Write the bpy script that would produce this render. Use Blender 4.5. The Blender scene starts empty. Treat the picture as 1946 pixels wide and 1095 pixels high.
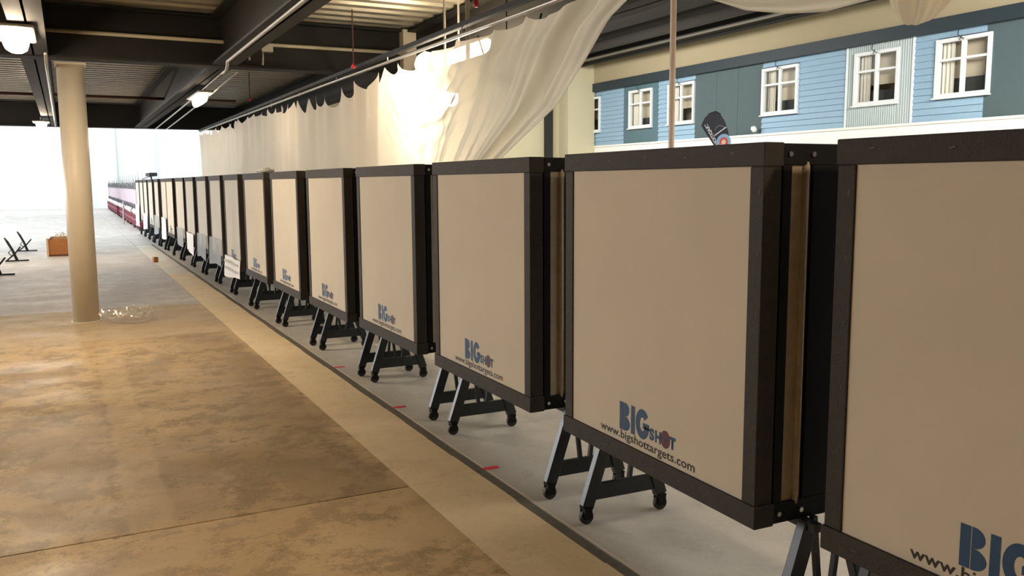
import bpy, bmesh, math, random
from mathutils import Vector, Matrix
C = bpy.data.collections.new('scene'); bpy.context.scene.collection.children.link(C)
sc = bpy.context.scene
PI = math.pi
# ---------------------------------------------------------------- camera
cam_d = bpy.data.cameras.new('camera'); cam = bpy.data.objects.new('camera', cam_d)
sc.collection.objects.link(cam); sc.camera = cam
Rv = Vector((0.88997342, -0.45597971, -0.00545921)); Uv = Vector((0.06022171, 0.10565608, 0.99257752)); Fv = Vector((0.45201842, 0.88369638, -0.12149098))
m = Matrix((Rv, Uv, -Fv)).transposed().to_4x4(); m.translation = (0, 0, 1.65)
cam.matrix_world = m
cam_d.sensor_width = 36; cam_d.lens = 1646.08 * 36 / 1946; cam_d.clip_end = 300; cam_d.clip_start = .05
# ---------------------------------------------------------------- world, exposure
w = bpy.data.worlds.new('world'); sc.world = w; w.use_nodes = True
w.node_tree.nodes['Background'].inputs[0].default_value = (.8, .9, 1, 1)
w.node_tree.nodes['Background'].inputs[1].default_value = .03
vs = sc.view_settings; vs.view_transform = 'Standard'; vs.look = 'None'; vs.gamma = 1; vs.use_curve_mapping = False; vs.exposure = 0.0
WARM = (1.0, .79, .55)
def area(name, loc, sx, sy, power, col, rot=(0, 0, 0)):
    l = bpy.data.lights.new(name, 'AREA'); l.shape = 'RECTANGLE'; l.size = sx; l.size_y = sy; l.energy = power; l.color = col
    o = bpy.data.objects.new(name, l); C.objects.link(o); o.location = loc; o.rotation_euler = rot
    return o
area('skylight_far', (-5, 46, 8.7), 16, 38, 1500, (.90, .97, 1))
area('fill_far_wall', (-4, 57, 8.6), 16, 3, 1100, (.90, .97, 1), (math.radians(55), 0, 0))  # added fill tilted at the far wall to keep it white, no skylight
area('fill_side_wall', (-4, 46, 8.6), 3, 34, 900, (.92, .97, 1), (0, math.radians(-55), 0))  # added fill tilted at the far side wall, no skylight
area('hall_light', (8, 1, 5.3), 4, 6, 420, (1, .93, .82))
area('facade_fill', (11.0, 4.5, 5.2), 2, 5, 1500, (1, .97, .90), (math.radians(38), math.radians(-52), 0))  # added area lights aimed at the facade to brighten it, not fixtures
area('facade_fill', (10.5, 20, 5.5), 2, 6, 620, (1, .97, .90), (0, math.radians(-50), 0))
area('window_daylight', (-12.3, 27, 1.9), 2.2, 24, 2250, (.95, .97, 1), (0, math.radians(-90), 0))
LAMP = 190
# ---------------------------------------------------------------- materials
def mat(name, col=(.5, .5, .5), rough=.6, metal=0, emit=None, es=0, noise=0, nscale=8, bump=0, bscale=40, spec=.5):
    m = bpy.data.materials.new(name); m.use_nodes = True; nt = m.node_tree; b = nt.nodes['Principled BSDF']
    b.inputs['Base Color'].default_value = (*col, 1); b.inputs['Roughness'].default_value = rough
    b.inputs['Metallic'].default_value = metal; b.inputs['Specular IOR Level'].default_value = spec
    if emit: b.inputs['Emission Color'].default_value = (*emit, 1); b.inputs['Emission Strength'].default_value = es
    if noise or bump:
        tc = nt.nodes.new('ShaderNodeTexCoord')
    if noise:
        n = nt.nodes.new('ShaderNodeTexNoise'); n.inputs['Scale'].default_value = nscale; n.inputs['Detail'].default_value = 6
        nt.links.new(tc.outputs['Object'], n.inputs['Vector'])
        r = nt.nodes.new('ShaderNodeMix'); r.data_type = 'RGBA'
        r.inputs[6].default_value = (*[c * (1 - noise) for c in col], 1); r.inputs[7].default_value = (*[min(1, c * (1 + noise)) for c in col], 1)
        nt.links.new(n.outputs[0], r.inputs[0]); nt.links.new(r.outputs[2], b.inputs['Base Color'])
    if bump:
        n = nt.nodes.new('ShaderNodeTexNoise'); n.inputs['Scale'].default_value = bscale; n.inputs['Detail'].default_value = 3
        nt.links.new(tc.outputs['Object'], n.inputs['Vector'])
        bp = nt.nodes.new('ShaderNodeBump'); bp.inputs['Strength'].default_value = bump; bp.inputs['Distance'].default_value = .01
        nt.links.new(n.outputs[0], bp.inputs['Height']); nt.links.new(bp.outputs[0], b.inputs['Normal'])
    return m
M = {}
M['strap'] = mat('black_webbing', (.028, .023, .019), .75, noise=.35, nscale=25, bump=.25, bscale=160)
M['steel'] = mat('black_painted_steel', (.003, .003, .0032), .55, noise=.3, nscale=10, spec=.25)
M['leg'] = mat('blue_black_gloss_paint', (.007, .010, .014), .33, noise=.3, nscale=10)
M['burlap'] = mat('tan_burlap', (.52, .45, .34), .95, noise=.25, nscale=30, bump=.3, bscale=300)
M['rubber'] = mat('caster_rubber', (.02, .018, .016), .5)
M['staple'] = mat('dull_staple', (.12, .10, .08), .5, .5)
M['bolt'] = mat('zinc_bolt', (.6, .6, .58), .3, 1)
M['beam'] = mat('dark_brown_primer', (.004, .0032, .0025), .7, noise=.4, nscale=4)
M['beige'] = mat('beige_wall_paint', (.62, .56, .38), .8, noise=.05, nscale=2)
M['bulk'] = mat('shaded_beige_bulkhead', (.40, .335, .21), .8, noise=.05, nscale=2)  # beige darkened: the weaker light on the bulkhead is in the colour
M['column'] = mat('cream_column_paint', (.66, .60, .49), .42, noise=.05, nscale=6)
M['white'] = mat('white_wall_paint', (.84, .87, .87), .8, noise=.03, nscale=.5)
M['whitelow'] = mat('white_lower_wall', (.93, .93, .90), .6)
M['navy'] = mat('navy_fascia', (.018, .032, .042), .6)
M['lap'] = mat('light_blue_siding', (.30, .46, .61), .65, noise=.08, nscale=14)
M['teal'] = mat('slate_teal_panel', (.095, .17, .205), .7, noise=.07, nscale=6)
M['slate'] = mat('grey_green_panel', (.075, .115, .125), .7, noise=.07, nscale=6)
M['corr'] = mat('pale_grey_corrugated', (.46, .54, .55), .5)
M['frame'] = mat('white_window_frame', (.8, .84, .86), .5)
M['blind'] = mat('beige_room_behind_window', (.50, .44, .33), .9, noise=.2, nscale=2.2)
M['curtainw'] = mat('pale_window_curtain', (.72, .69, .6), .9)
M['darkfurn'] = mat('dark_furniture', (.03, .033, .03), .8)
M['hceil'] = mat('grey_brown_hall_ceiling', (.024, .019, .015), .9, noise=.15, nscale=5)
M['pipe'] = mat('galvanised_conduit', (.42, .40, .36), .4, .6)
M['pipew'] = mat('cream_sprinkler_pipe', (.42, .38, .28), .5)
M['pipebrown'] = mat('red_brown_pipe', (.09, .035, .022), .5)
M['red'] = mat('red_plastic', (.55, .03, .03), .4)
M['chalk'] = mat('pale_chalk', (.62, .56, .46), .9)
M['redtape'] = mat('red_floor_tape', (.75, .05, .07), .6)
M['blacktape'] = mat('grey_black_floor_tape', (.14, .125, .10), .6, noise=.5, nscale=30)
M['pole'] = mat('pale_wooden_pole', (.95, .80, .70), .5, noise=.08, nscale=10)
M['wood'] = mat('orange_brown_wood', (.38, .15, .04), .6, noise=.35, nscale=12)
M['wooddark'] = mat('dark_brown_wood', (.12, .045, .02), .6, noise=.3, nscale=12)
M['straw'] = mat('straw_fibre', (.62, .45, .25), .8)
M['black'] = mat('matt_black', (.012, .012, .013), .6)
M['fringe'] = mat('dark_grey_fringe', (.10, .10, .11), .8, noise=.4, nscale=9)
M['maroon'] = mat('maroon_fabric', (.17, .008, .025), .75, noise=.3, nscale=3)
M['pinkpaper'] = mat('pale_pink_panel', (.62, .50, .57), .8, noise=.15, nscale=2)
M['paper'] = mat('white_paper', (.82, .80, .76), .8)
M['papergrey'] = mat('grey_print', (.5, .46, .42), .8)
M['inkblue'] = mat('blue_ink', (.012, .06, .15), .6)
M['inkred'] = mat('maroon_ink', (.09, .018, .028), .6)
M['inkblk'] = mat('black_ink', (.02, .016, .014), .6)
M['lampbody'] = mat('grey_lamp_body', (.35, .33, .3), .5)
M['lampglow'] = mat('lamp_lens_glow', (1, 1, 1), .3, emit=WARM, es=LAMP)
M['lampsoft'] = mat('long_lamp_lens_glow', (1, 1, 1), .3, emit=WARM, es=28)
M['lampadded'] = mat('added_lamp_lens_glow', (1, 1, 1), .3, emit=(1, .74, .50), es=230)  # glow of the added lamp behind the camera that brightens the swag
M['lampflood'] = mat('floodlight_glow', (1, 1, 1), .3, emit=(1, .86, .66), es=150)
M['lampmid'] = mat('near_lamp_lens_glow', (1, 1, 1), .3, emit=WARM, es=120)
M['lampwhite'] = mat('daylight_lamp_glow', (1, 1, 1), .3, emit=(1, .8, .52), es=62)
M['bannerb'] = mat('banner_black', (.035, .04, .055), .7)
M['bannerw'] = mat('banner_white_print', (.7, .72, .76), .7)
M['bannerc'] = mat('banner_light_blue_print', (.28, .5, .75), .7)
M['bannerr'] = mat('banner_red_print', (.6, .12, .14), .7)
M['bannery'] = mat('banner_cream_print', (.85, .6, .4), .7)
def deck_mat():
    m = mat('galvanised_deck', (.34, .31, .25), .42, .55, noise=.25, nscale=3)
    return m
M['deck'] = deck_mat()
def face_mat(name, col):
    m = mat(name, col, .85); nt = m.node_tree; b = nt.nodes['Principled BSDF']
    tc = nt.nodes.new('ShaderNodeTexCoord')
    n = nt.nodes.new('ShaderNodeTexNoise'); n.inputs['Scale'].default_value = 2.2; n.inputs['Detail'].default_value = 3
    nt.links.new(tc.outputs['Object'], n.inputs['Vector'])
    r = nt.nodes.new('ShaderNodeMix'); r.data_type = 'RGBA'
    r.inputs[6].default_value = (*[c * .9 for c in col], 1); r.inputs[7].default_value = (*[c * 1.06 for c in col], 1)
    nt.links.new(n.outputs[0], r.inputs[0]); nt.links.new(r.outputs[2], b.inputs['Base Color'])
    # woven bump: two fine wave textures
    add = nt.nodes.new('ShaderNodeMath'); add.operation = 'ADD'
    for i, d in enumerate(('X', 'Z')):
        wv = nt.nodes.new('ShaderNodeTexWave'); wv.bands_direction = d; wv.inputs['Scale'].default_value = 95; wv.inputs['Distortion'].default_value = .4
        nt.links.new(tc.outputs['Object'], wv.inputs['Vector']); nt.links.new(wv.outputs['Fac'], add.inputs[i])
    bp = nt.nodes.new('ShaderNodeBump'); bp.inputs['Strength'].default_value = .12; bp.inputs['Distance'].default_value = .004
    nt.links.new(add.outputs[0], bp.inputs['Height']); nt.links.new(bp.outputs[0], b.inputs['Normal'])
    return m
M['face'] = face_mat('woven_white_target_face', (.60, .55, .46))
def cloth(name, col, transl, transp):
    m = bpy.data.materials.new(name); m.use_nodes = True; nt = m.node_tree; N = nt.nodes
    for n in list(N): N.remove(n)
    o = N.new('ShaderNodeOutputMaterial'); d = N.new('ShaderNodeBsdfDiffuse'); t = N.new('ShaderNodeBsdfTranslucent'); p = N.new('ShaderNodeBsdfTransparent')
    d.inputs[0].default_value = (*col, 1); t.inputs[0].default_value = (*col, 1); p.inputs[0].default_value = (.96, .93, .86, 1)
    a = N.new('ShaderNodeMixShader'); a.inputs[0].default_value = transl; b = N.new('ShaderNodeMixShader'); b.inputs[0].default_value = transp
    L = nt.links.new
    L(d.outputs[0], a.inputs[1]); L(t.outputs[0], a.inputs[2]); L(a.outputs[0], b.inputs[1]); L(p.outputs[0], b.inputs[2]); L(b.outputs[0], o.inputs[0])
    tc = N.new('ShaderNodeTexCoord'); nz = N.new('ShaderNodeTexNoise'); nz.inputs['Scale'].default_value = 1.2; nz.inputs['Detail'].default_value = 5
    L(tc.outputs['Object'], nz.inputs['Vector'])
    r = N.new('ShaderNodeMix'); r.data_type = 'RGBA'
    r.inputs[6].default_value = (*[c * .88 for c in col], 1); r.inputs[7].default_value = (*[min(1, c * 1.06) for c in col], 1)
    L(nz.outputs[0], r.inputs[0]); L(r.outputs[2], d.inputs[0]); L(r.outputs[2], t.inputs[0])
    return m
M['curtain'] = cloth('cream_curtain_cloth', (.80, .72, .60), .32, .06)
M['sheer'] = cloth('sheer_cream_netting', (.90, .85, .74), .45, .10)
M['plastic'] = cloth('clear_plastic_film', (.72, .75, .78), .3, .38)
def film(name):
    m = bpy.data.materials.new(name); m.use_nodes = True; nt = m.node_tree; N = nt.nodes
    for n in list(N): N.remove(n)
    o = N.new('ShaderNodeOutputMaterial'); g = N.new('ShaderNodeBsdfGlossy'); g.inputs['Roughness'].default_value = .12
    d = N.new('ShaderNodeBsdfDiffuse'); d.inputs[0].default_value = (.8, .76, .7, 1); t = N.new('ShaderNodeBsdfTransparent')
    a = N.new('ShaderNodeMixShader'); a.inputs[0].default_value = .5; c = N.new('ShaderNodeMixShader'); c.inputs[0].default_value = .72
    nt.links.new(d.outputs[0], a.inputs[1]); nt.links.new(g.outputs[0], a.inputs[2]); nt.links.new(a.outputs[0], c.inputs[1]); nt.links.new(t.outputs[0], c.inputs[2]); nt.links.new(c.outputs[0], o.inputs[0])
    return m
M['bagfilm'] = film('shiny_clear_bag')
def glass(name):
    m = bpy.data.materials.new(name); m.use_nodes = True; nt = m.node_tree; N = nt.nodes
    for n in list(N): N.remove(n)
    o = N.new('ShaderNodeOutputMaterial'); g = N.new('ShaderNodeBsdfGlossy'); g.inputs['Roughness'].default_value = .03; g.inputs[0].default_value = (.9, .95, 1, 1)
    t = N.new('ShaderNodeBsdfTransparent'); f = N.new('ShaderNodeFresnel'); f.inputs[0].default_value = 1.08; mx = N.new('ShaderNodeMixShader')
    nt.links.new(f.outputs[0], mx.inputs[0]); nt.links.new(t.outputs[0], mx.inputs[1]); nt.links.new(g.outputs[0], mx.inputs[2]); nt.links.new(mx.outputs[0], o.inputs[0])
    return m
M['glass'] = glass('window_glass')
def concrete(name, base, dark, pale, r0=.35, r1=.6, stain=1.0, zone=False, spec=.5):
    m = bpy.data.materials.new(name); m.use_nodes = True; nt = m.node_tree; N = nt.nodes; L = nt.links.new
    b = N['Principled BSDF']; tc = N.new('ShaderNodeTexCoord')
    b.inputs['Specular IOR Level'].default_value = spec
    def noise(scale, det, rough=.55, vec=None, sx=1, sy=1, dist=0):
        mp = N.new('ShaderNodeMapping'); mp.inputs['Scale'].default_value = (sx, sy, 1); L(tc.outputs['Object'], mp.inputs[0])
        n = N.new('ShaderNodeTexNoise'); n.inputs['Scale'].default_value = scale; n.inputs['Detail'].default_value = det; n.inputs['Roughness'].default_value = rough
        n.inputs['Distortion'].default_value = dist
        L(mp.outputs[0], n.inputs['Vector']); return n.outputs[0]
    def ramp(src, a, bb):
        r = N.new('ShaderNodeMapRange'); r.interpolation_type = 'SMOOTHSTEP'; r.inputs[1].default_value = a; r.inputs[2].default_value = bb; L(src, r.inputs[0]); return r.outputs[0]
    def mix(fac, a, bb, k=1.0):
        x = N.new('ShaderNodeMix'); x.data_type = 'RGBA'
        if k != 1.0:
            mm = N.new('ShaderNodeMath'); mm.operation = 'MULTIPLY'; mm.inputs[1].default_value = k; L(fac, mm.inputs[0]); fac = mm.outputs[0]
        L(fac, x.inputs[0])
        for i, v in ((6, a), (7, bb)):
            if isinstance(v, tuple): x.inputs[i].default_value = (*v, 1)
            else: L(v, x.inputs[i])
        return x.outputs[2]
    c = mix(ramp(noise(.55, 5, .6, dist=.5), .45, .56), base, dark, .70 * stain)
    c = mix(ramp(noise(1.3, 6, .65, sx=1, sy=.7, dist=.8), .50, .62), c, pale, .70)
    c = mix(ramp(noise(3.1, 10, .78, sx=1.0, sy=1.0), .49, .57), c, dark, .9 * stain)
    c = mix(ramp(noise(2.3, 12, .85, dist=.3), .54, .59), c, tuple(v * .62 for v in dark), .7 * stain)
    c = mix(ramp(noise(30, 8, .8), .55, .66), c, tuple(v * .6 for v in dark), .5 * stain)
    c = mix(ramp(noise(120, 4, .8), .35, .65), c, tuple(min(1, v * 1.35) for v in base), .35)
    # scattered oval drips
    mp = N.new('ShaderNodeMapping'); mp.inputs['Scale'].default_value = (1.6, 2.3, 1); L(tc.outputs['Object'], mp.inputs[0])
    dn = N.new('ShaderNodeTexNoise'); dn.inputs['Scale'].default_value = 7; L(tc.outputs['Object'], dn.inputs['Vector'])
    vm = N.new('ShaderNodeVectorMath'); vm.operation = 'MULTIPLY_ADD'; vm.inputs[1].default_value = (.09, .09, .09); L(dn.outputs['Color'], vm.inputs[0]); L(mp.outputs[0], vm.inputs[2])
    vo = N.new('ShaderNodeTexVoronoi'); vo.inputs['Scale'].default_value = 1.5; L(vm.outputs[0], vo.inputs['Vector'])
    sz = N.new('ShaderNodeSeparateColor'); L(vo.outputs['Color'], sz.inputs[0])
    th = N.new('ShaderNodeMath'); th.operation = 'MULTIPLY_ADD'; th.inputs[1].default_value = -.16; th.inputs[2].default_value = .10; L(sz.outputs[0], th.inputs[0])
    ls = N.new('ShaderNodeMath'); ls.operation = 'LESS_THAN'; L(vo.outputs['Distance'], ls.inputs[0]); L(th.outputs[0], ls.inputs[1])
    c = mix(ls.outputs[0], c, tuple(v * .55 for v in dark), .75 * stain)
    if zone:
        # pale worn track left by a removed partition, and the fuzzy dark edge beside the walkway
        sp = N.new('ShaderNodeSeparateXYZ'); L(tc.outputs['Object'], sp.inputs[0])
        wob = noise(3, 4); ad = N.new('ShaderNodeMath'); ad.operation = 'MULTIPLY_ADD'; ad.inputs[1].default_value = .12; L(wob, ad.inputs[0]); L(sp.outputs[0], ad.inputs[2])
        a1 = ramp(ad.outputs[0], .22, .26); a2 = ramp(ad.outputs[0], .46, .43)
        mm = N.new('ShaderNodeMath'); mm.operation = 'MULTIPLY'; L(a1, mm.inputs[0]); L(a2, mm.inputs[1])
        c = mix(mm.outputs[0], c, pale, .35)
        a3 = ramp(ad.outputs[0], 1.62, 1.50); a4 = ramp(ad.outputs[0], .6, 1.5)
        m2 = N.new('ShaderNodeMath'); m2.operation = 'MULTIPLY'; L(a3, m2.inputs[0]); L(a4, m2.inputs[1])
        c = mix(m2.outputs[0], c, tuple(v * .9 for v in dark), .5)
    L(c, b.inputs['Base Color'])
    rr = N.new('ShaderNodeMapRange'); rr.inputs[1].default_value = .35; rr.inputs[2].default_value = .65; rr.inputs[3].default_value = r0; rr.inputs[4].default_value = r1
    L(noise(2.2, 6, .6, sx=.6, sy=1), rr.inputs[0]); L(rr.outputs[0], b.inputs['Roughness'])
    bp = N.new('ShaderNodeBump'); bp.inputs['Strength'].default_value = .12; bp.inputs['Distance'].default_value = .006
    L(noise(9, 8, .75), bp.inputs['Height']); L(bp.outputs[0], b.inputs['Normal'])
    return m
M['conc'] = concrete('stained_concrete', (.50, .36, .19), (.25, .17, .085), (.64, .49, .28), zone=True)
M['conc0'] = concrete('near_tan_concrete', (.59, .43, .235), (.32, .22, .115), (.70, .53, .31), zone=False, stain=.85)
M['conc2'] = concrete('tan_concrete', (.50, .39, .25), (.36, .27, .16), (.60, .48, .32), .45, .7, .5)
M['conc3'] = concrete('polished_grey_concrete', (.54, .50, .47), (.38, .35, .325), (.66, .64, .61), .42, .62, .6, spec=.3)
M['strip'] = concrete('walkway_concrete', (.78, .62, .40), (.62, .48, .30), (.84, .70, .50), .5, .7, .4)
M['strip2'] = concrete('far_walkway_concrete', (.66, .60, .50), (.52, .47, .39), (.74, .68, .58), .4, .6, .4)
M['lane'] = concrete('grey_lane_concrete', (.50, .48, .44), (.38, .36, .32), (.58, .56, .51), .5, .75, .4)
# ---------------------------------------------------------------- helpers
def bm(): return bmesh.new()
def box(b, x0, x1, y0, y1, z0, z1, rot=None, piv=None):
    vs = [b.verts.new((x, y, z)) for x in (x0, x1) for y in (y0, y1) for z in (z0, z1)]
    for f in ((0, 1, 3, 2), (4, 6, 7, 5), (0, 4, 5, 1), (2, 3, 7, 6), (0, 2, 6, 4), (1, 5, 7, 3)): b.faces.new([vs[i] for i in f])
    if rot is not None: bmesh.ops.rotate(b, verts=vs, cent=piv, matrix=rot)
    return vs
def bar(b, p, q, wx, wy, up=(0, 0, 1)):
    """box section bar from p to q; wx across, wy along the other axis"""
    p, q = Vector(p), Vector(q); d = (q - p).normalized(); s = d.cross(Vector(up))
    if s.length < 1e-4: s = Vector((1, 0, 0))
    s.normalize(); u = s.cross(d); r = []
    for c in (p, q):
        for a, e in ((-1, -1), (1, -1), (1, 1), (-1, 1)): r.append(b.verts.new(c + s * a * wx / 2 + u * e * wy / 2))
    for f in ((0, 3, 2, 1), (4, 5, 6, 7), (0, 1, 5, 4), (1, 2, 6, 5), (2, 3, 7, 6), (3, 0, 4, 7)): b.faces.new([r[i] for i in f])
def tube(b, pts, r, n=8, cap=True):
    pts = [Vector(p) for p in pts]; rings = []
    prev = None
    for i, p in enumerate(pts):
        d = (pts[min(i + 1, len(pts) - 1)] - pts[max(i - 1, 0)]).normalized()
        if prev is None:
            s = d.cross(Vector((0, 0, 1)))
            if s.length < .05: s = d.cross(Vector((1, 0, 0)))
        else: s = prev - d * prev.dot(d)
        s.normalize(); prev = s; u = s.cross(d)
        rr = r[i] if isinstance(r, (list, tuple)) else r
        rings.append([b.verts.new(p + (s * math.cos(a) + u * math.sin(a)) * rr) for a in [2 * PI * k / n for k in range(n)]])
    for a, c in zip(rings, rings[1:]):
        for k in range(n): b.faces.new((a[k], a[(k + 1) % n], c[(k + 1) % n], c[k]))
    if cap: b.faces.new(rings[0][::-1]); b.faces.new(rings[-1])
def grid(b, fn, nu, nv):
    V = [[b.verts.new(fn(i / nu, j / nv)) for j in range(nv + 1)] for i in range(nu + 1)]
    for i in range(nu):
        for j in range(nv): b.faces.new((V[i][j], V[i + 1][j], V[i + 1][j + 1], V[i][j + 1]))
def obj(name, b, m, parent=None, smooth=False, bevel=0):
    bmesh.ops.recalc_face_normals(b, faces=b.faces)
    me = bpy.data.meshes.new(name); b.to_mesh(me); b.free()
    if smooth:
        for p in me.polygons: p.use_smooth = True
    me.materials.append(M[m]); o = bpy.data.objects.new(name, me); C.objects.link(o)
    if parent: o.parent = parent
    if bevel:
        md = o.modifiers.new('bevel', 'BEVEL'); md.width = bevel; md.segments = 2; md.limit_method = 'ANGLE'
    return o
def tag(o, label, cat, group=None, kind=None):
    if label: o['label'] = label
    if cat: o['category'] = cat
    if group: o['group'] = group
    if kind: o['kind'] = kind
    return o
def empty(name, loc=(0, 0, 0), rz=0):
    o = bpy.data.objects.new(name, None); C.objects.link(o); o.location = loc; o.rotation_euler = (0, 0, rz); o.empty_display_size = .2
    return o
def struct(o, label=None, cat=None):
    o['kind'] = 'structure'
    if label: o['label'] = label
    if cat: o['category'] = cat
    return o
def copy_tree(o, parent=None):
    c = o.copy(); C.objects.link(c); c.parent = parent
    for ch in list(o.children): copy_tree(ch, c)
    return c
def cube_obj(name, m, parent, *a, **k):
    b = bm(); box(b, *a); return obj(name, b, m, parent, **k)
# ---------------------------------------------------------------- floor
Y0, YF, XL, XR = -6.0, 66.5, -13.0, 16.0
b = bm(); box(b, XL, XR + 1, Y0, YF, -.2, -.03); floor = struct(obj('floor', b, 'black'), 'concrete slab floor of the whole hall', 'floor')
G = .005
ys = [Y0, -1.4, 4.33, 10.05, 12.6, 25.2, 33.0, 45.0, YF]
cols = ['conc0', 'conc0', 'conc', 'conc2', 'conc3', 'conc3', 'conc3', 'conc3']
for i in range(len(ys) - 1):
    for x0, x1 in ((XL, -5.2), (-5.2, 1.58)):
        b = bm(); g = G if i != 3 else .002
        box(b, x0 + G, x1 - G, ys[i] + g, ys[i + 1] - (g if i != 3 else .001), -.06, 0); o = obj('concrete_slab', b, cols[i], floor, bevel=.002)
for ya, yb in ((Y0, 4.33), (4.33, 10.05), (10.05, 17.0), (17.0, 25.2), (25.2, 45.0), (45.0, YF)):
    b = bm(); box(b, 1.58 - (.003 if ya < 10 else 0), 2.045, ya + .001, yb - .001, -.06, 0.0); obj('walkway_slab', b, 'strip' if ya < 12 else 'strip2' if ya < 20 else 'conc3', floor)
    b = bm(); box(b, 2.047, XR + 1, ya + .001, yb - .001, -.06, 0.0); obj('lane_slab', b, 'lane' if ya < 25 else 'conc3', floor)
b = bm()
n = 60
for i in range(n):
    y0, y1 = 0.5 + i * .42, 0.5 + (i + 1) * .42
    wv = .004 * math.sin(i * 1.7)
    box(b, 1.995 + wv, 2.052 + wv * .5, y0, y1, 0.0, .002)
tag(obj('floor_tape', b, 'blacktape'), 'long dark strip of tape on the floor in front of the row of targets', 'tape')
for y, nm in ((4.395, 'red tape mark on the floor nearest the camera'), (5.955, 'second red tape mark from the camera, on the floor'), (7.54, 'third and faintest red tape mark from the camera, on the floor')):
    b = bm(); a = random.Random(int(y * 10)); box(b, 2.055, 2.15, y - .022, y + .018, .0005, .003)
    tag(obj('tape_mark', b, 'redtape'), nm, 'tape', 'red tape marks along the dark floor strip')
b = bm(); box(b, 2.066, 2.074, .5, 25, 0, .0015); tag(obj('chalk_line', b, 'chalk'), 'thin pale line on the floor just right of the dark tape', 'line')
# small dark stains lying on slabs are part of the concrete material
# ---------------------------------------------------------------- shell walls
def wall(name, m, a, label):
    b = bm(); box(b, *a); return struct(obj(name, b, m), label, 'wall')
wall('wall_far', 'white', (XL, 4.8, YF, YF + .3, 0, 9), 'bright white wall at the far end of the hall')
wall('wall_left', 'white', (XL - .3, XL, Y0, YF, 0, 9), 'white wall on the left, out of frame')
wall('wall_behind', 'beige', (XL, XR + 1, Y0 - .3, Y0, 0, 6), 'wall behind the camera')
w_ = wall('wall_side_far', 'white', (4.5, 4.8, 25.9, YF, 0, 9), 'white side wall beyond the ceiling edge, behind the far targets')
for yy in (33, 41, 50): cube_obj('pilaster', 'white', w_, 4.3, 4.5, yy, yy + .5, 0, 9)
wall('wall_partition', 'beige', (4.5, XR, 25.6, 25.9, 0, 5.9), 'pale beige wall closing the hall behind the curtain')
b = bm(); box(b, XL, 4.8, 25.2, YF, 9, 9.2); struct(obj('ceiling_far', b, 'white'), 'white ceiling over the bright far hall', 'ceiling')
b = bm(); box(b, XL, 4.5, 24.6, 24.9, 3.66, 9.0); struct(obj('wall_above_edge', b, 'white'), 'wall above the dark ceiling edge beam', 'wall')
for yy, xx in ((66.2, 1.2), (66.2, 3.0)):
    b = bm(); box(b, xx, xx + .25, yy, YF - .001, 0, 9); struct(obj('trim_1' if xx < 2 else 'trim_2', b, 'white'), 'white pilaster on the far wall', 'trim')
# beige return pier beside the facade
wr = wall('wall_return', 'beige', (14.9, 15.93, 25.0, 25.6, 0, 5.5), 'pale yellow wall pier left of the blue facade')
# ---------------------------------------------------------------- facade (wall_right)
D = XR
b = bm(); box(b, D + .85, D + 1.0, Y0, 26.2, 0, 6); struct(obj('wall_right', b, 'beige'), 'back wall behind the blue building facade', 'wall')
fac = struct(empty('wall_facade', (D, 0, 0)), 'two-storey mock building facade with blue siding and white windows', 'wall')
def fbox(name, m, y0, y1, z0, z1, dx0=-.03, dx1=.05, par=None, **k):
    b = bm(); box(b, dx0, dx1, y0, y1, z0, z1); return obj(name, b, m, par or fac, **k)
ZB, ZT = 2.84, 4.61
def lap(y0, y1, win=None, pitch=.137):
    z = ZB; k = 0
    proto = {}
    while z < ZT - .02:
        z1 = min(z + pitch, ZT)
        segs = [(y0, y1)]
        if win and z1 > win[2] + .02 and z < win[3] - .02: segs = [(y0, win[0]), (win[1], y1)]
        for a, c in segs:
            if c - a < .04: continue
            b = bm()   # lapped board: bottom edge proud
            v = [b.verts.new(p) for p in ((-.045, a, z), (-.045, c, z), (-.012, c, z1 + .004), (-.012, a, z1 + .004), (.02, a, z), (.02, c, z), (.02, c, z1), (.02, a, z1))]
            for f in ((0, 1, 2, 3), (4, 7, 6, 5), (0, 4, 5, 1), (3, 2, 6, 7), (0, 3, 7, 4), (1, 5, 6, 2)): b.faces.new([v[i] for i in f])
            obj('siding_board', b, 'lap', fac)
        z = z1
def flat(m, y0, y1, win=None, cuts=()):
    e = [y0] + list(cuts) + [y1]
    for a, c in zip(e, e[1:]):
        if win and win[0] > a - .01 and win[1] < c + .01:
            fbox('facade_panel', m, a + .004, win[0], ZB, ZT); fbox('facade_panel', m, win[1], c - .004, ZB, ZT)
            fbox('facade_panel', m, win[0], win[1], ZB, win[2]); fbox('facade_panel', m, win[0], win[1], win[3], ZT)
        else: fbox('facade_panel', m, a + .004, c - .004, ZB, ZT)
Z0w, Z1w = 3.30, 4.46
wins = [(24.68, 25.86), (21.80, 23.02), (19.81, 21.03), (15.90, 17.13), (13.02, 14.21), (10.95, 12.15)]
def W(i): return (wins[i][0], wins[i][1], Z0w, Z1w)
lap(23.34, 26.1, W(0)); flat('teal', 21.52, 23.34, W(1)); lap(19.80, 21.52, W(2)); flat('slate', 17.14, 19.80, None, (18.05, 18.9))
lap(14.43, 17.14, W(3))
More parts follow.
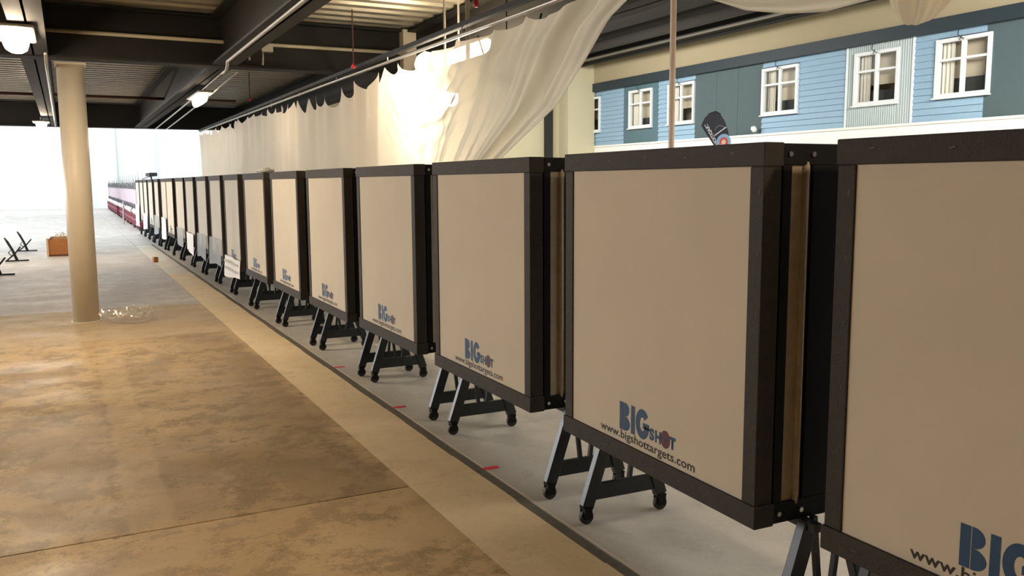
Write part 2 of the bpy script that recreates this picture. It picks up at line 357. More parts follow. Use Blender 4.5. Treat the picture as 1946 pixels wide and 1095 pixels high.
# corrugated section, ribs too fine to pick apart: one joined mesh around the window
def corr(y0, y1, z0, z1):
    b = bm(); n = max(2, int((y1 - y0) / .028)); a = []
    for i in range(n + 1):
        y = y0 + (y1 - y0) * i / n; x = -.035 - (.012 if i % 2 else -.012)
        a.append((b.verts.new((x, y, z0)), b.verts.new((x, y, z1))))
    for p, q in zip(a, a[1:]): b.faces.new((p[0], q[0], q[1], p[1]))
    o = obj('corrugated_sheet', b, 'corr', fac); o['kind'] = 'stuff'
for a in ((12.69, 13.02, ZB, ZT), (14.21, 14.43, ZB, ZT), (13.02, 14.21, ZB, Z0w), (13.02, 14.21, Z1w, ZT)): corr(*a)
fbox('facade_edge_trim', 'frame', 14.41, 14.45, ZB, ZT, -.06, .03)
fbox('facade_edge_trim', 'frame', 12.67, 12.71, ZB, ZT, -.06, .03)
lap(11.08, 12.69, W(5)); flat('slate', -2, 11.08, None, (9.0, 7.0, 5.0, 3.0)[::-1])
fbox('facade_fascia', 'navy', -2, 26.1, ZT, 4.88, -.16, .05)
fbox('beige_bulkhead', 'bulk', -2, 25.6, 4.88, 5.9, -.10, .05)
fbox('white_lower_wall', 'whitelow', Y0, 26.1, 0, ZB, -.06, .05)
fbox('white_ledge', 'whitelow', Y0, 26.1, ZB - .05, ZB, -.10, .05)
fbox('room_back_wall', 'blind', 9, 26.1, ZB, ZT + .3, .62, .66); fbox('room_floor', 'blind', 9, 26.1, 3.1, 3.14, .05, .62)
rnd = random.Random(3)
for i, (a, c) in enumerate(wins):
    wn = struct(empty('window_%d' % (i + 1), (D, (a + c) / 2, Z0w)), 'white four-pane window in the facade, number %d from the left' % (i + 1), 'window')
    h = Z1w - Z0w; hw = (c - a) / 2
    def wb(name, m, y0, y1, z0, z1, dx0=-.085, dx1=.04):
        b = bm(); box(b, dx0, dx1, y0, y1, z0, z1); return obj(name, b, m, wn, bevel=.006 if name in ('frame_bar', 'mullion') else 0)
    t = .075
    wb('frame_bar', 'frame', -hw, -hw + t, 0, h); wb('frame_bar', 'frame', hw - t, hw, 0, h)
    wb('frame_bar', 'frame', -hw + t, hw - t, 0, t); wb('frame_bar', 'frame', -hw + t, hw - t, h - t, h)
    zm = h * .64
    wb('mullion', 'frame', -.035, .035, t, h - t, -.07, .02); wb('mullion', 'frame', -hw + t, hw - t, zm - .025, zm + .025, -.065, .018)
    for (y0, y1) in ((-hw + t, -.035), (.035, hw - t)):
        for (z0, z1) in ((t, zm - .025), (zm + .025, h - t)): wb('pane', 'glass', y0, y1, z0, z1, -.012, -.006)
    wb('sill', 'frame', -hw - .02, hw + .02, -.03, .0, -.12, .02)
    b = bm()   # curtain gathered at the left side
    grid(b, lambda u, v: (.10 + .02 * math.sin(u * 28), hw + .10 - u * .42, t + v * (h - 2 * t)), 24, 2); obj('window_curtain', b, 'curtainw', wn, True)
    wb('blind', 'blind', -hw + .03, hw + .25, .30 if i % 2 else .45, h, .20, .22)
    if i in (1, 3, 4, 5): wb('dark_furniture', 'darkfurn', -hw + .02, hw - .18, -.1, (.36, .30, .22, .34, .32, .38)[i], .13, .19)
    b = bm(); tube(b, [(-.14, .06, h + .13), (-.16, .06, h + .03), (-.13, .0, h - .03), (-.12, -.05, h - .06)], .009, 6); tube(b, [(-.15, -.02, h + .01), (-.12, .05, h - .07)], .008, 6)
    obj('hook', b, 'black', wn)
# small white device on the ledge
b = bm(); tube(b, [(15.85, 17.24, 2.92), (15.80, 17.24, 2.98), (15.78, 17.24, 3.03)], [.06, .075, .05], 10)
tag(obj('wall_sensor', b, 'whitelow', None, True), 'tiny white rounded sensor low on the facade by the dark panel', 'sensor')
# ---------------------------------------------------------------- hall ceiling
b = bm(); box(b, 4.5, XR + 1, Y0, 25.6, 5.9, 6.05); hc = struct(obj('ceiling_hall', b, 'hceil'), 'grey brown ceiling of the right-hand hall', 'ceiling')
b = bm(); box(b, 12.2, 13.6, Y0, 25.6, 5.72, 5.9); obj('ceiling_drop', b, 'hceil', hc, bevel=.15)
for nm, x, z, r, m_ in (('dark_ceiling_pipe', 15.3, 5.42, .05, 'beam'), ('pale_ceiling_pipe', 15.0, 5.50, .045, 'pipe'), ('thick_ceiling_duct', 14.3, 5.62, .14, 'hceil')):
    b = bm(); tube(b, [(x, Y0, z), (x, 24.9, z)], r, 12); tag(obj(nm, b, m_, None, True), {'dark_ceiling_pipe': 'thin black pipe running under the hall ceiling above the beige band', 'pale_ceiling_pipe': 'thin paler pipe running beside the black pipe under the hall ceiling', 'thick_ceiling_duct': 'thick grey brown duct running along the hall ceiling'}[nm], 'pipe')
b = bm(); box(b, 15.2, 15.9, Y0, 25.0, 5.55, 5.9); struct(obj('trim_3', b, 'beam'), 'dark soffit edge above the beige band', 'trim')
# ---------------------------------------------------------------- low dark ceiling: corrugated deck, beams
def deck(y0, y1, x0, x1, period=.32, z=3.66):
    b = bm(); y = y0; prof = []
    while y < y1:
        for dy, dz in ((0, 0), (.03, .05), (.15, .05), (.18, 0)):
            prof.append((y + dy * period / .32 * 1.0, z + dz))
        y += period
    prev = None
    for (yy, zz) in prof:
        cur = (b.verts.new((x0, yy, zz)), b.verts.new((x1, yy, zz)))
        if prev: b.faces.new((prev[0], prev[1], cur[1], cur[0]))
        prev = cur
    return b
ce = struct(obj('ceiling', deck(Y0, 25.0, XL, 4.5), 'deck'), 'ribbed galvanised metal deck above the dark beams', 'ceiling')
b = bm(); box(b, XL, 4.5, Y0, 25.0, 3.74, 3.9); obj('deck_topping', b, 'beam', ce)
def ibeam(b, p, q, w2=.28, h=.58, t=.025, z=3.05):
    x0, y0 = p; x1, y1 = q
    if abs(x1 - x0) > abs(y1 - y0):
        for zz in (z, z + h - t): box(b, x0, x1, y0 - w2 / 2, y0 + w2 / 2, zz, zz + t)
        box(b, x0, x1, y0 - .01, y0 + .01, z, z + h)
    else:
        for zz in (z, z + h - t): box(b, x0 - w2 / 2, x0 + w2 / 2, y0, y1, zz, zz + t)
        box(b, x0 - .01, x0 + .01, y0, y1, z, z + h)
bl = [('cross', (XL, 11.2), (4.4, 11.2), 'dark steel cross beam resting on the cream column'),
      ('cross', (XL, 24.2), (4.4, 24.2), 'dark steel cross beam at the far edge of the low ceiling'),
      ('cross', (XL, -1.6), (4.4, -1.6), 'dark steel cross beam overhead behind the camera'),
      ('long', (-.22, Y0), (-.22, 24.1), 'dark lengthwise beam left of the column'),
      ('long', (1.79, Y0), (1.79, 24.1), 'dark lengthwise beam carrying the conduits'),
      ('long', (4.25, Y0), (4.25, 24.1), 'dark lengthwise edge beam above the curtain'),
      ('long', (-4.4, Y0), (-4.4, 24.1), 'dark lengthwise beam out of frame on the left'),
      ('long', (-8.6, Y0), (-8.6, 24.1), 'dark lengthwise beam farthest left')]
for k, p, q, lb in bl:
    b = bm(); ibeam(b, p, q, z=3.05 if k == 'cross' else 3.06, h=.59 if k == 'cross' else .57)
    struct(obj('steel_beam', b, 'beam'), lb, 'beam')
# plates and stiffeners on the beam webs
# columns
def column(x, y, r, label):
    t = empty('column', (x, y, 0)); tag(t, label, 'column'); t['kind'] = 'structure'
    b = bm(); tube(b, [(0, 0, 0.012), (0, 0, 3.03)], r, 40); obj('shaft', b, 'column', t, True)
    b = bm(); box(b, -.165, .165, -.165, .165, 3.03, 3.05); obj('cap_plate', b, 'column', t)
    b = bm(); tube(b, [(0, 0, 0), (0, 0, .012)], r + .02, 40); obj('base_ring', b, 'column', t)
column(.134, 11.6, .148, 'round cream column standing on the floor at left')
column(4.14, 11.45, .11, 'cream column whose top shows above the curtain rail')
b = bm(); box(b, 4.05, 4.23, 11.0, 11.15, 3.1, 3.64); struct(obj('trim_4', b, 'column'), 'cream block between the cross beam and the edge beam', 'trim')
# ---------------------------------------------------------------- pipes and conduits under the ceiling
def pipe(name, pts, r, m_, label, cat='pipe'):
    b = bm(); tube(b, pts, r, 10); return tag(obj(name, b, m_, None, True), label, cat)
pipe('sprinkler_pipe', [(-.2, 11.0, 3.333), (1.9, 11.0, 3.325), (4.1, 11.0, 3.335)], .022, 'pipew', 'cream pipe running across the near cross beam')
pipe('brown_pipe', [(-10, 18, 3.26), (3.1, 18, 3.26)], .028, 'pipebrown', 'thin red-brown pipe crossing under the far ceiling bay')
pipe('conduit', [(1.70, -4, 3.035), (1.70, 6, 3.035), (1.735, 10.5, 3.035), (1.79, 10.86, 3.025), (1.79, 10.93, 2.99), (1.79, 11.2, 2.985)], .018, 'pipe', 'grey conduit under the lengthwise beam, ending at the cross beam with a bend', 'conduit')
pipe('conduit', [(1.84, 11.4, 3.03), (1.95, 15.5, 3.03), (2.12, 23.9, 3.03)], .014, 'pipe', 'left of the two thin conduits past the oblong lamp', 'conduit')
pipe('conduit', [(2.0, 11.4, 3.03), (2.15, 15.5, 3.03), (2.38, 23.9, 3.03)], .014, 'pipe', 'right of the two thin conduits past the oblong lamp', 'conduit')
jb = empty('junction_box', (2.27, 10.93, 3.27)); tag(jb, 'grey junction box on the cross beam where conduits meet', 'junction box')
b = bm(); box(b, -.07, .07, -.05, .04, -.045, .06); obj('box', b, 'pipe', jb, bevel=.008)
b = bm(); tube(b, [(-.08, -.02, 0), (-.19, -.02, -.05), (-.21, -.02, -.09), (-.21, -.02, -.15)], .012, 8); obj('conduit_bend', b, 'pipe', jb, True)
b = bm(); tube(b, [(-.05, -.02, -.04), (-.055, -.02, -.2)], .012, 8); obj('conduit_drop', b, 'pipe', jb, True)
# curtain rail and upper track
rail = empty('curtain_rail', (3.2, 0, 0)); tag(rail, 'long metal rail under the dark ceiling carrying the cream curtains', 'rail')
b = bm(); tube(b, [(0, -3, 2.93), (0, 6, 2.937), (0, 12, 2.965), (0, 24, 2.99)], .017, 10); obj('rod', b, 'pipe', rail, True)
b = bm(); box(b, -.03, .03, -3, 24, 3.005, 3.045); obj('dark_track', b, 'beam', rail)
for i in range(12):
    b = bm(); tube(b, [(0, 1.2 + i * 2, 2.94), (0, 1.2 + i * 2, 3.02)], .006, 6); obj('hanger', b, 'pipe', rail)
b = bm(); tube(b, [(-.10, 10.4, 3.0), (-.11, 12, 3.01), (-.12, 23.5, 3.03)], .016, 8); tag(obj('grey_conduit', b, 'pipe', None, True), 'grey conduit running above the curtain rail in the far half', 'conduit')
for x, y, z, lb in ((3.1, 16.53, 3.165, 'red sprinkler head above the far curtain'), (3.1, 11.56, 3.155, 'red sprinkler head at the foot of the cross beam'), (3.1, 10.12, 3.0, 'red fitting touching the curtain rail'), (3.1, 6.68, 3.10, 'red sprinkler head nearest the camera')):
    s_ = empty('fire_sprinkler', (x, y, z)); tag(s_, lb, 'sprinkler', 'red sprinkler heads along the curtain rail')
    b = bm(); tube(b, [(0, 0, .04), (0, 0, .0), (0, 0, -.02)], [.018, .028, .012], 8); obj('bulb', b, 'red', s_, True)
    b = bm(); tube(b, [(0, 0, .03), (0, 0, 3.66 - z)], .008, 6); obj('drop_pipe', b, 'pipebrown', s_)
# ---------------------------------------------------------------- lamps
def lamp(loc, ln, wd, label, grp='lit ceiling lamps', glow='lampglow', rz=0, rod=True, ztop=3.06, hm=.06):
    t = empty('ceiling_lamp', loc, rz); tag(t, label, 'lamp', grp)
    b = bm(); box(b, -wd / 2 - hm, wd / 2 + hm, -ln / 2 - hm, ln / 2 + hm, .045, .075); obj('housing', b, 'lampbody', t, bevel=.02)
    b = bm(); n = 12; rings = []
    for i, (k, z) in enumerate(((1, .045), (1, .0), (.86, -.05), (.5, -.075))):
        ring = []
        for j in range(24):
            a = 2 * PI * j / 24; cx = math.copysign(abs(math.cos(a)) ** .45, math.cos(a)); sy = math.copysign(abs(math.sin(a)) ** .45, math.sin(a))
            ring.append(b.verts.new((cx * wd / 2 * k, sy * ln / 2 * (1 - (1 - k) * .3), z)))
        rings.append(ring)
    for a, c in zip(rings, rings[1:]):
        for j in range(24): b.faces.new((a[j], a[(j + 1) % 24], c[(j + 1) % 24], c[j]))
    b.faces.new(rings[-1]); b.faces.new(rings[0][::-1])
    obj('lens', b, glow, t, True)
    if rod:
        b = bm(); tube(b, [(0, 0, .1), (0, 0, ztop - loc[2])], .012, 8); obj('stem', b, 'lampbody', t)
    return t
lamp((-.33, 9.35, 2.97), .85, .22, 'large glowing ceiling lamp cut by the left edge of the photo', glow='lampmid')
lamp((1.90, 14.1, 2.92), 1.25, .10, 'long glowing ceiling lamp beneath the conduits, right of the column', glow='lampsoft')
lamp((-.37, 20.98, 2.90), .45, .20, 'small distant glowing lamp left of the column')
for x, y in ((2.75, -1.0), (-4.6, 9.4), (-3.2, 4.2), (-4.6, 20)):  # unseen lamps added to light the target fronts, floor and swag
    lamp((x, y, 2.90), .62, .20, {-1.0: 'added glowing lamp overhead behind the camera', 9.4: 'added glowing lamp outside the left edge, level with the column', 4.2: 'added glowing lamp outside the left edge, nearest the camera', 20: 'added glowing lamp outside the left edge, farthest back'}[y], 'added lamps outside the frame', glow='lampadded' if x > 0 else 'lampglow')
# floodlight and tube behind the curtain
lamp((3.52, 8.35, 2.50), .26, .18, 'bright floodlight glowing through the curtain', 'lamps behind the curtain', glow='lampflood', rz=.2, ztop=3.66, hm=-.08)
lamp((3.85, 8.75, 3.02), 1.5, .09, 'slim tube lamp seen through the sheer curtain', 'lamps behind the curtain', 'lampwhite', ztop=3.66, hm=-.03)
# ---------------------------------------------------------------- curtains
def lerp(pts, x):
    if x <= pts[0][0]: return pts[0][1]
    for (a, va), (c, vc) in zip(pts, pts[1:]):
        if x <= c:
            t = (x - a) / (c - a); return va + (vc - va) * t
    return pts[-1][1]
rc = random.Random(11)
att = [4.70]
while att[-1] < 23.5: att.append(att[-1] + rc.choice((.32, .42, .5, .62, .75)))
drp = [rc.uniform(.05, .14) for _ in att]
base = [(4.7, .0), (6.0, .03), (7.4, .02), (8.05, .02), (8.45, .10), (9.2, .06), (10.1, .10), (11.3, .16), (12.3, .20), (13.5, .10), (15, .07), (16, .04), (24, .05)]
def ztop(y):
    i = 0
    while i < len(att) - 2 and att[i + 1] < y: i += 1
    t = min(1, max(0, (y - att[i]) / (att[i + 1] - att[i])))
    k = 1.0 if y > 8.2 else .45
    zr = 2.93 + (y - 4) * .0035
    return zr - .02 - lerp(base, y) * (0.35 + .65 * math.sin(PI * t) ** .7) - drp[i] * k * (4 * t * (1 - t)) ** .8
E = [(0.5, 9.6), (1.2, 8.0), (1.85, 6.48), (2.205, 5.60), (2.478, 5.24), (2.70, 4.98), (2.80, 4.74), (2.93, 4.55)]
def curtain_fn(ya, yb, zb=.55):
    def fn(u, v):
        yt = ya + (yb - ya) * u; zt_ = ztop(yt); z = zt_ + (zb - zt_) * v
        y = yt; x = 3.2
        if yt < 9.2:
            k = (9.2 - yt) / 4.5; e = lerp(E, z) - 4.7; y = yt + e * k ** 1.5
            x += k ** .6 * (.022 * math.sin(k * 38 + .5 * math.sin(z * 2)) + .020 * math.sin(k * 71 + 1 + .6 * math.sin(z * 1.3)) + .010 * math.sin(k * 133))
            x += .02 * math.sin(k * 19 + z * 1.2) * k
        # swag folds under the floodlight
        g = math.exp(-((yt - 7.9) / .9) ** 2) * math.exp(-((z - 2.45) / .36) ** 2)
        cz = z - .30 * ((yt - 7.9) / .9) ** 2
        x -= g * .040 * (math.sin(cz * 30) + .25 * math.sin(cz * 52 + 2))
        d = max(0, 2.95 - z)
        x += .035 * math.sin(yt * 11.3 + .8 * math.sin(yt * 3.1)) * math.exp(-d * 2.2) + .012 * math.sin(yt * 5.1 + z * .6) + .025 * math.sin(yt * 1.3 + .5)
        return (x, y, z)
    return fn
for ya, yb, nu, m_, lb in ((15.87, 23.9, 240, 'curtain', 'farthest panel of the cream backstop curtain'), (9.65, 15.87, 260, 'curtain', 'middle panel of the cream backstop curtain with scalloped top'), (4.55, 9.65, 420, 'sheer', 'near sheer end of the curtain swept up diagonally to the rail')):
    b = bm(); grid(b, curtain_fn(ya, yb), nu, 70)
    tag(obj('curtain', b, m_, None, True), lb, 'curtain', 'cream curtains behind the targets')
# swag hanging from the rail at the top edge of the photo
b = bm()
def swag(u, v):
    y = 4.35 + (2.72 - 4.35) * u
    low = lerp([(2.7, 2.44), (3.06, 2.435), (3.335, 2.474), (3.643, 2.545), (3.945, 2.66), (4.35, 2.9)], y)
    z = 2.905 + (low - 2.905) * v
    return (3.23 + .10 * math.sin(v * PI) + .035 * math.sin(v * 26 + u * 3), y, z)
grid(b, swag, 60, 60); tag(obj('curtain_swag', b, 'sheer', None, True), 'loop of sheer cream cloth sagging from the rail at the top edge', 'curtain')
b = bm()
def bunch(u, v):
    a = u * 2 * PI
    zz = 2.90 - (v if v < .7 else .7 + .3 * math.sin((v - .7) / .3 * PI / 2)) * .60
    r = .05 + .16 * math.sin(min(1, v * 1.15) * PI * .55) ** 1.2 if v < .7 else .205 * max(.02, math.cos((v - .7) / .3 * PI / 2))
    r *= 1 + .10 * math.sin(a * 7 + v * 6) + .05 * math.sin(a * 13)
    cy = 2.43 + .12 * v ** 1.5 
    return (3.2 + r * .7 * math.cos(a), cy + r * .60 * math.sin(a), zz + .04 * math.sin(a + 1) * v * min(1, r / .1))
grid(b, bunch, 96, 40); tag(obj('curtain_bunch', b, 'sheer', None, True), 'gathered bunch of sheer cream cloth drooping at the upper right', 'curtain')
# poles and cables
pl = empty('support_pole', (3.1, 4.05, 0)); tag(pl, 'pale pole standing upright behind the second nearest target', 'pole')
b = bm(); tube(b, [(0, 0, .01), (0, 0, 3.66)], .0175, 12); obj('shaft', b, 'pole', pl, True)
b = bm(); tube(b, [(0, 0, 0), (0, 0, .012)], .06, 16); obj('foot', b, 'pole', pl)
pl = empty('support_pole', (3.55, 7.85, 0)); tag(pl, 'dark pole showing through the sheer curtain', 'pole')
b = bm(); tube(b, [(0, 0, .01), (0, 0, 3.66)], .022, 12); obj('shaft', b, 'lampbody', pl, True)
b = bm(); tube(b, [(0, 0, 0), (0, 0, .012)], .07, 16); obj('foot', b, 'lampbody', pl)
b = bm(); pts = []
for i in range(41):
    a = i / 40 * 2 * PI * 1.6; pts.append((3.42 + .02 * math.sin(a * 3), 6.75 + .33 * math.cos(a), 2.50 + .20 * math.sin(a) * (1 + .2 * math.sin(a * .5))))
pts = [(3.45, 7.4, 2.98), (3.44, 7.2, 2.7)] + pts + [(3.45, 6.2, 2.98)]
tube(b, pts, .009, 6); tag(obj('cable_loop', b, 'black', None, True), 'coiled cable hanging behind the sheer curtain', 'cable')
b = bm(); tube(b, [(3.45, 6.95, 2.56), (3.45, 6.8, 2.54), (3.45, 6.7, 2.50)], [.05, .075, .05], 12); tube(b, [(3.45, 6.82, 2.58), (3.45, 6.82, 3.66)], .006, 6)
tag(obj('cable_reel', b, 'beam', None, True), 'dark rounded device hanging behind the sheer curtain', 'reel')
b = bm(); box(b, 14.3, 14.5, 25.3, 25.55, 0, 5.9); struct(obj('trim_5', b, 'black'), 'black upright post beside the beige pier', 'trim')
# ---------------------------------------------------------------- archery targets
HW = .66; ZBt, ZTt = .4756, 1.7709; HT = ZTt - ZBt; DP = .56
def text_bm(s, bold=0.0, space=1.0):
    cu = bpy.data.curves.new('t', 'FONT'); cu.body = s; cu.offset = bold; cu.space_character = space; cu.resolution_u = 3
    o = bpy.data.objects.new('t', cu); C.objects.link(o)
    dg = bpy.context.evaluated_depsgraph_get(); dg.update(); me = bpy.data.meshes.new_from_object(o.evaluated_get(dg))
    b = bm(); b.from_mesh(me); bpy.data.objects.remove(o); bpy.data.curves.remove(cu); bpy.data.meshes.remove(me)
    return b
def fit(b, x0, x1, z0, z1, y):
    """text lies in xy; map it to x,z on the face plane y, facing -y"""
    xs = [v.co.x for v in b.verts]; zs = [v.co.y for v in b.verts]
    ax, cx, az, cz = min(xs), max(xs), min(zs), max(zs)
    for v in b.verts: v.co = Vector((x0 + (v.co.x - ax) / (cx - ax) * (x1 - x0), y, z0 + (v.co.y - az) / (cz - az) * (z1 - z0)))
    return b
def make_target():
    t = empty('archery_target')
    b = bm(); box(b, -HW + .05, HW - .05, .002, .04, ZBt + .05, ZTt - .05); face = obj('target_face', b, 'face', t)
    # frame webbing: bars wrap round onto the edge
    z0, z1 = ZBt, ZTt
    for nm, a in (('frame_bar', (-HW - .004, HW + .004, -.008, .075, z1 - .075, z1 + .003)), ('frame_bar', (-HW - .008, HW + .008, -.010, .075, z0 - .004, z0 + .075)),
                  ('frame_bar', (-HW, -HW + .068, -.004, .07, z0 + .075, z1 - .075)), ('frame_bar', (HW - .068, HW, -.004, .07, z0 + .075, z1 - .075))):
        b = bm(); box(b, *a); obj(nm, b, 'strap', t, bevel=.004)
    b = bm()
    for i in range(5):
        x = -HW + .12 + i * .26
        for z, y in ((z1 - .03 - .008 * (i % 2), -.0105), (z0 + .035, -.0125)):
            bar(b, (x, y, z), (x + .018, y, z + .004), .002, .002)
    for i in range(6):
        z = z0 + .13 + i * .2
        for x in (-HW + .045, HW - .02): bar(b, (x, -.0045, z), (x + .003, -.0045, z + .016), .0018, .0018)
    o = obj('staples', b, 'staple', t); o['kind'] = 'stuff'
    # sides
    for s in (-1, 1):
        xo = s * HW; xi = s * (HW - .035)
        def sb(name, m_, y0, y1, za, zb, off=0, thick=.035):
            a, c = sorted((xo - s * off, xo - s * (off + thick))); b = bm(); box(b, a, c, y0, y1, za, zb); return obj(name, b, m_, t, bevel=.003 if m_ == 'steel' else 0)
        sb('side_post', 'steel', .076, .115, z0 + .07, z1 - .07); 
        sb('top_strap', 'steel', .076, DP, z1 - .07, z1, -.002); sb('bottom_strap', 'steel', .076, DP, z0, z0 + .07, -.002)
        sb('side_burlap', 'burlap', .105, .215, z0 + .05, z1 - .05, .012)
        b = bm(); xx = xo - s * .008; tube(b, [(xx, .18, z0 + .06), (xx, .181, z0 + .6), (xx, .18, z1 - .06)], .012, 8); obj('burlap_seam', b, 'burlap', t, True)
        sb('side_panel', 'steel', .205, DP, z0 + .07, z1 - .07)
        for y in (.10, .20, .48):
            for z in (z0 + .035, z1 - .035):
                b = bm(); tube(b, [(xo + s * .001, y, z), (xo + s * .009, y, z)], .009, 8); obj('bolt', b, 'bolt', t)
    b = bm(); box(b, -HW + .036, HW - .036, .042, DP - .02, z0 + .03, z1 - .03); obj('foam_core', b, 'burlap', t)
    b = bm(); box(b, -HW, HW, DP, DP + .015, z0, z1); obj('back_panel', b, 'steel', t)
    b = bm(); box(b, -HW + .03, HW - .03, .08, DP - .01, z1 - .028, z1 - .004); obj('top_cover', b, 'steel', t)
    b = bm(); box(b, -HW + .03, HW - .03, .08, DP - .01, z0 + .004, z0 + .028); obj('bottom_cover', b, 'steel', t)
    # printed logo and address
    zz = ZBt; y = .0012; L0 = -HW
    def poly(b, pts): b.faces.new([b.verts.new((L0 + .468 + px * .119, y, zz + .130 + pz * .120)) for px, pz in pts])
    def rect(b, x0, x1, a, c): poly(b, [(x0, a), (x1, a), (x1, c), (x0, c)])
    b = bm(); rect(b, 0, .26, 0, 1)
    for cz_, rx, rz_ in ((.755, .27, .245), (.255, .32, .255)):
        poly(b, [(.285, cz_ - rz_)] + [(.34 + rx * math.cos(t_), cz_ + rz_ * math.sin(t_)) for t_ in [-PI / 2 + PI * q / 12 for q in range(13)]] + [(.285, cz_ + rz_)])
    obj('logo_lettering', b, 'inkblue', t)
    b = bm(); rect(b, .73, .97, 0, 1); obj('logo_lettering', b, 'inkblue', t)
    b = bm(); A = [math.radians(38 + (352 - 38) * q / 26) for q in range(27)]
    for a0, a1 in zip(A, A[1:]): poly(b, [(1.43 + .41 * math.cos(a0), .5 + .52 * math.sin(a0)), (1.43 + .41 * math.cos(a1), .5 + .52 * math.sin(a1)), (1.43 + .15 * math.cos(a1), .5 + .24 * math.sin(a1)), (1.43 + .15 * math.cos(a0), .5 + .24 * math.sin(a0))])
    rect(b, 1.46, 1.84, .36, .56); obj('logo_lettering', b, 'inkblue', t)
    for s, bold, x0, x1, za, zb, mt in (('S', .06, .688, .722, .140, .190, 'inkblue'), ('H', .06, .728, .768, .140, .190, 'inkblue'), ('T', .06, .824, .864, .140, .190, 'inkblue')):
        o = obj('logo_lettering', fit(text_bm(s, bold), L0 + x0, L0 + x1, zz + za, zz + zb, y), mt, t)
    b = bm(); ring = [b.verts.new((L0 + .797 + .031 * math.cos(a), y, zz + .168 + .036 * math.sin(a))) for a in [2 * PI * k / 28 for k in range(28)]]; b.faces.new(ring)
    dsk = obj('logo_disc', b, 'inkred', t)
    b = bm(); c0 = (L0 + .797, zz + .168)
    for dx, dz in ((.020, .0018), (.0018, .022)):
        v = [b.verts.new((c0[0] + a * dx, y - .0004, c0[1] + c * dz)) for a, c in ((-1, -1), (1, -1), (1, 1), (-1, 1))]; b.faces.new(v)
    obj('logo_crosshair', b, 'inkblue', dsk)
    obj('web_address', fit(text_bm('www.bigshottargets.com', .016, 1.02), L0 + .315, L0 + .985, zz + .080, zz + .128, y), 'inkblk', t)
    # trestle stand
    for ax in (-.635, .675):
        for s in (-1, 1):
            foot = (ax, .315 + s * .215, .085); top = (ax, .315 + s * .085, ZBt - .004)
            b = bm(); bar(b, foot, top, .062, .042, (1, 0, 0)); lg = obj('leg', b, 'leg', t, bevel=.004)
            b = bm(); yy = foot[1]
            tube(b, [(ax - .013, yy, .036), (ax + .013, yy, .036)], .036, 16); cs = obj('caster', b, 'rubber', lg, bevel=.004)
            b = bm(); box(b, ax - .026, ax - .018, yy - .02, yy + .02, .03, .085); box(b, ax + .018, ax + .026, yy - .02, yy + .02, .03, .085); box(b, ax - .026, ax + .026, yy - .022, yy + .022, .076, .088); obj('caster_fork', b, 'steel', lg)
            b = bm(); bar(b, (ax, .315 + s * .03, .19), (ax, .315 + s * .085 - s * .02 , ZBt + .005), .02, .02, (1, 0, 0)); obj('brace', b, 'leg', t)
        b = bm(); box(b, ax - .012, ax + .012, .12, .51, .115, .195); obj('crossbar', b, 'leg', t, bevel=.003)
    for yy in (.20, .40):
        b = bm(); box(b, -.66, .73, yy, yy + .035, ZBt - .03, ZBt); obj('stand_rail', b, 'leg', t)
    return t
proto = make_target()
PX, S, PY0 = 2.0677, 1.62545, 1.88622
off = {0: (.042, .038, 0, .0073), 1: (-.032, -.051, -.0276, 0), 2: (.0017, .006, -.0106, -.003), 3: (.0256, .0717, -.003, -.0087), 4: (.0075, .0366, -.008, -.0065), 5: (-.004, .013, -.0076, -.007), 6: (-.016, -.02, .002, .004)}
ords = ['nearest', 'second nearest', 'third nearest', 'fourth nearest', 'fifth nearest', 'sixth nearest', 'seventh nearest', 'eighth nearest', 'ninth nearest', 'tenth nearest', 'eleventh nearest', 'twelfth nearest', 'thirteenth nearest', 'fourteenth nearest', 'fifteenth nearest', 'sixteenth nearest', 'seventeenth nearest', 'eighteenth nearest', 'farthest']
extra = {0: 'cut off by the right edge', 7: 'printed paper at its bottom', 8: 'clear film over lower corner', 9: 'clear film over bottom edge', 10: 'plain white paper at bottom', 13: 'white sheet over lower face', 16: 'white sheet at foot'}
rt = random.Random(5)
tg = []
for n in range(19):
    o = proto if n == 0 else copy_tree(proto)
    dx, dy, a, dz = off.get(n, (rt.uniform(-.02, .02), rt.uniform(-.02, .02), rt.uniform(-.02, .02), 0))
    o.location = (PX + dx, PY0 + n * S - HW + dy, 0); o.rotation_euler = (0, 0, -PI / 2 + a)
    lb = ords[n] + ' white archery target, black frame, wheeled trestle'
    if n in extra: lb += ', ' + extra[n]
    tag(o, lb, 'target', 'row of framed archery targets'); tg.append(o)
# sheets hanging on the lower parts of far targets
def sheet(n, x0, x1, z0, z1, m_, name, label, cat, seed):
    r = random.Random(seed); o = tg[n]; t = empty(name, o.location, o.rotation_euler[2]); tag(t, label, cat)
    def fn(u, v):
        x = x0 + (x1 - x0) * u; z = z1 + (z0 - z1) * v
        return (x + .015 * math.sin(v * 5 + seed), -.03 - .012 * math.sin(u * 9 + seed) - .02 * v * (1 + math.sin(u * 5 + seed)) * .5, z - .03 * math.sin(u * 4 + seed) * v)
    b = bm(); grid(b, fn, 24, 14); obj('sheet', b, m_, t, True)
    if name == 'paper_notice':
        for k in range(2):
            zc = z1 - .09 - k * .1
            for q in range(10):
                b = bm(); xa = x0 + .06 + q * (x1 - x0 - .12) / 10; v = [b.verts.new((xx, -.062, z_)) for xx, z_ in ((xa, zc), (xa + .07, zc), (xa + .07, zc + .035), (xa, zc + .035))]; b.faces.new(v); obj('printed_word', b, 'papergrey', t)
sheet(7, -.58, .66, .34, .62, 'paper', 'paper_notice', 'white printed paper hanging along the bottom of the eighth nearest target', 'paper', 1)
sheet(8, -.62, .60, .38, .80, 'plastic', 'plastic_film', 'clear film hanging at the bottom of the ninth nearest target', 'plastic film', 2)
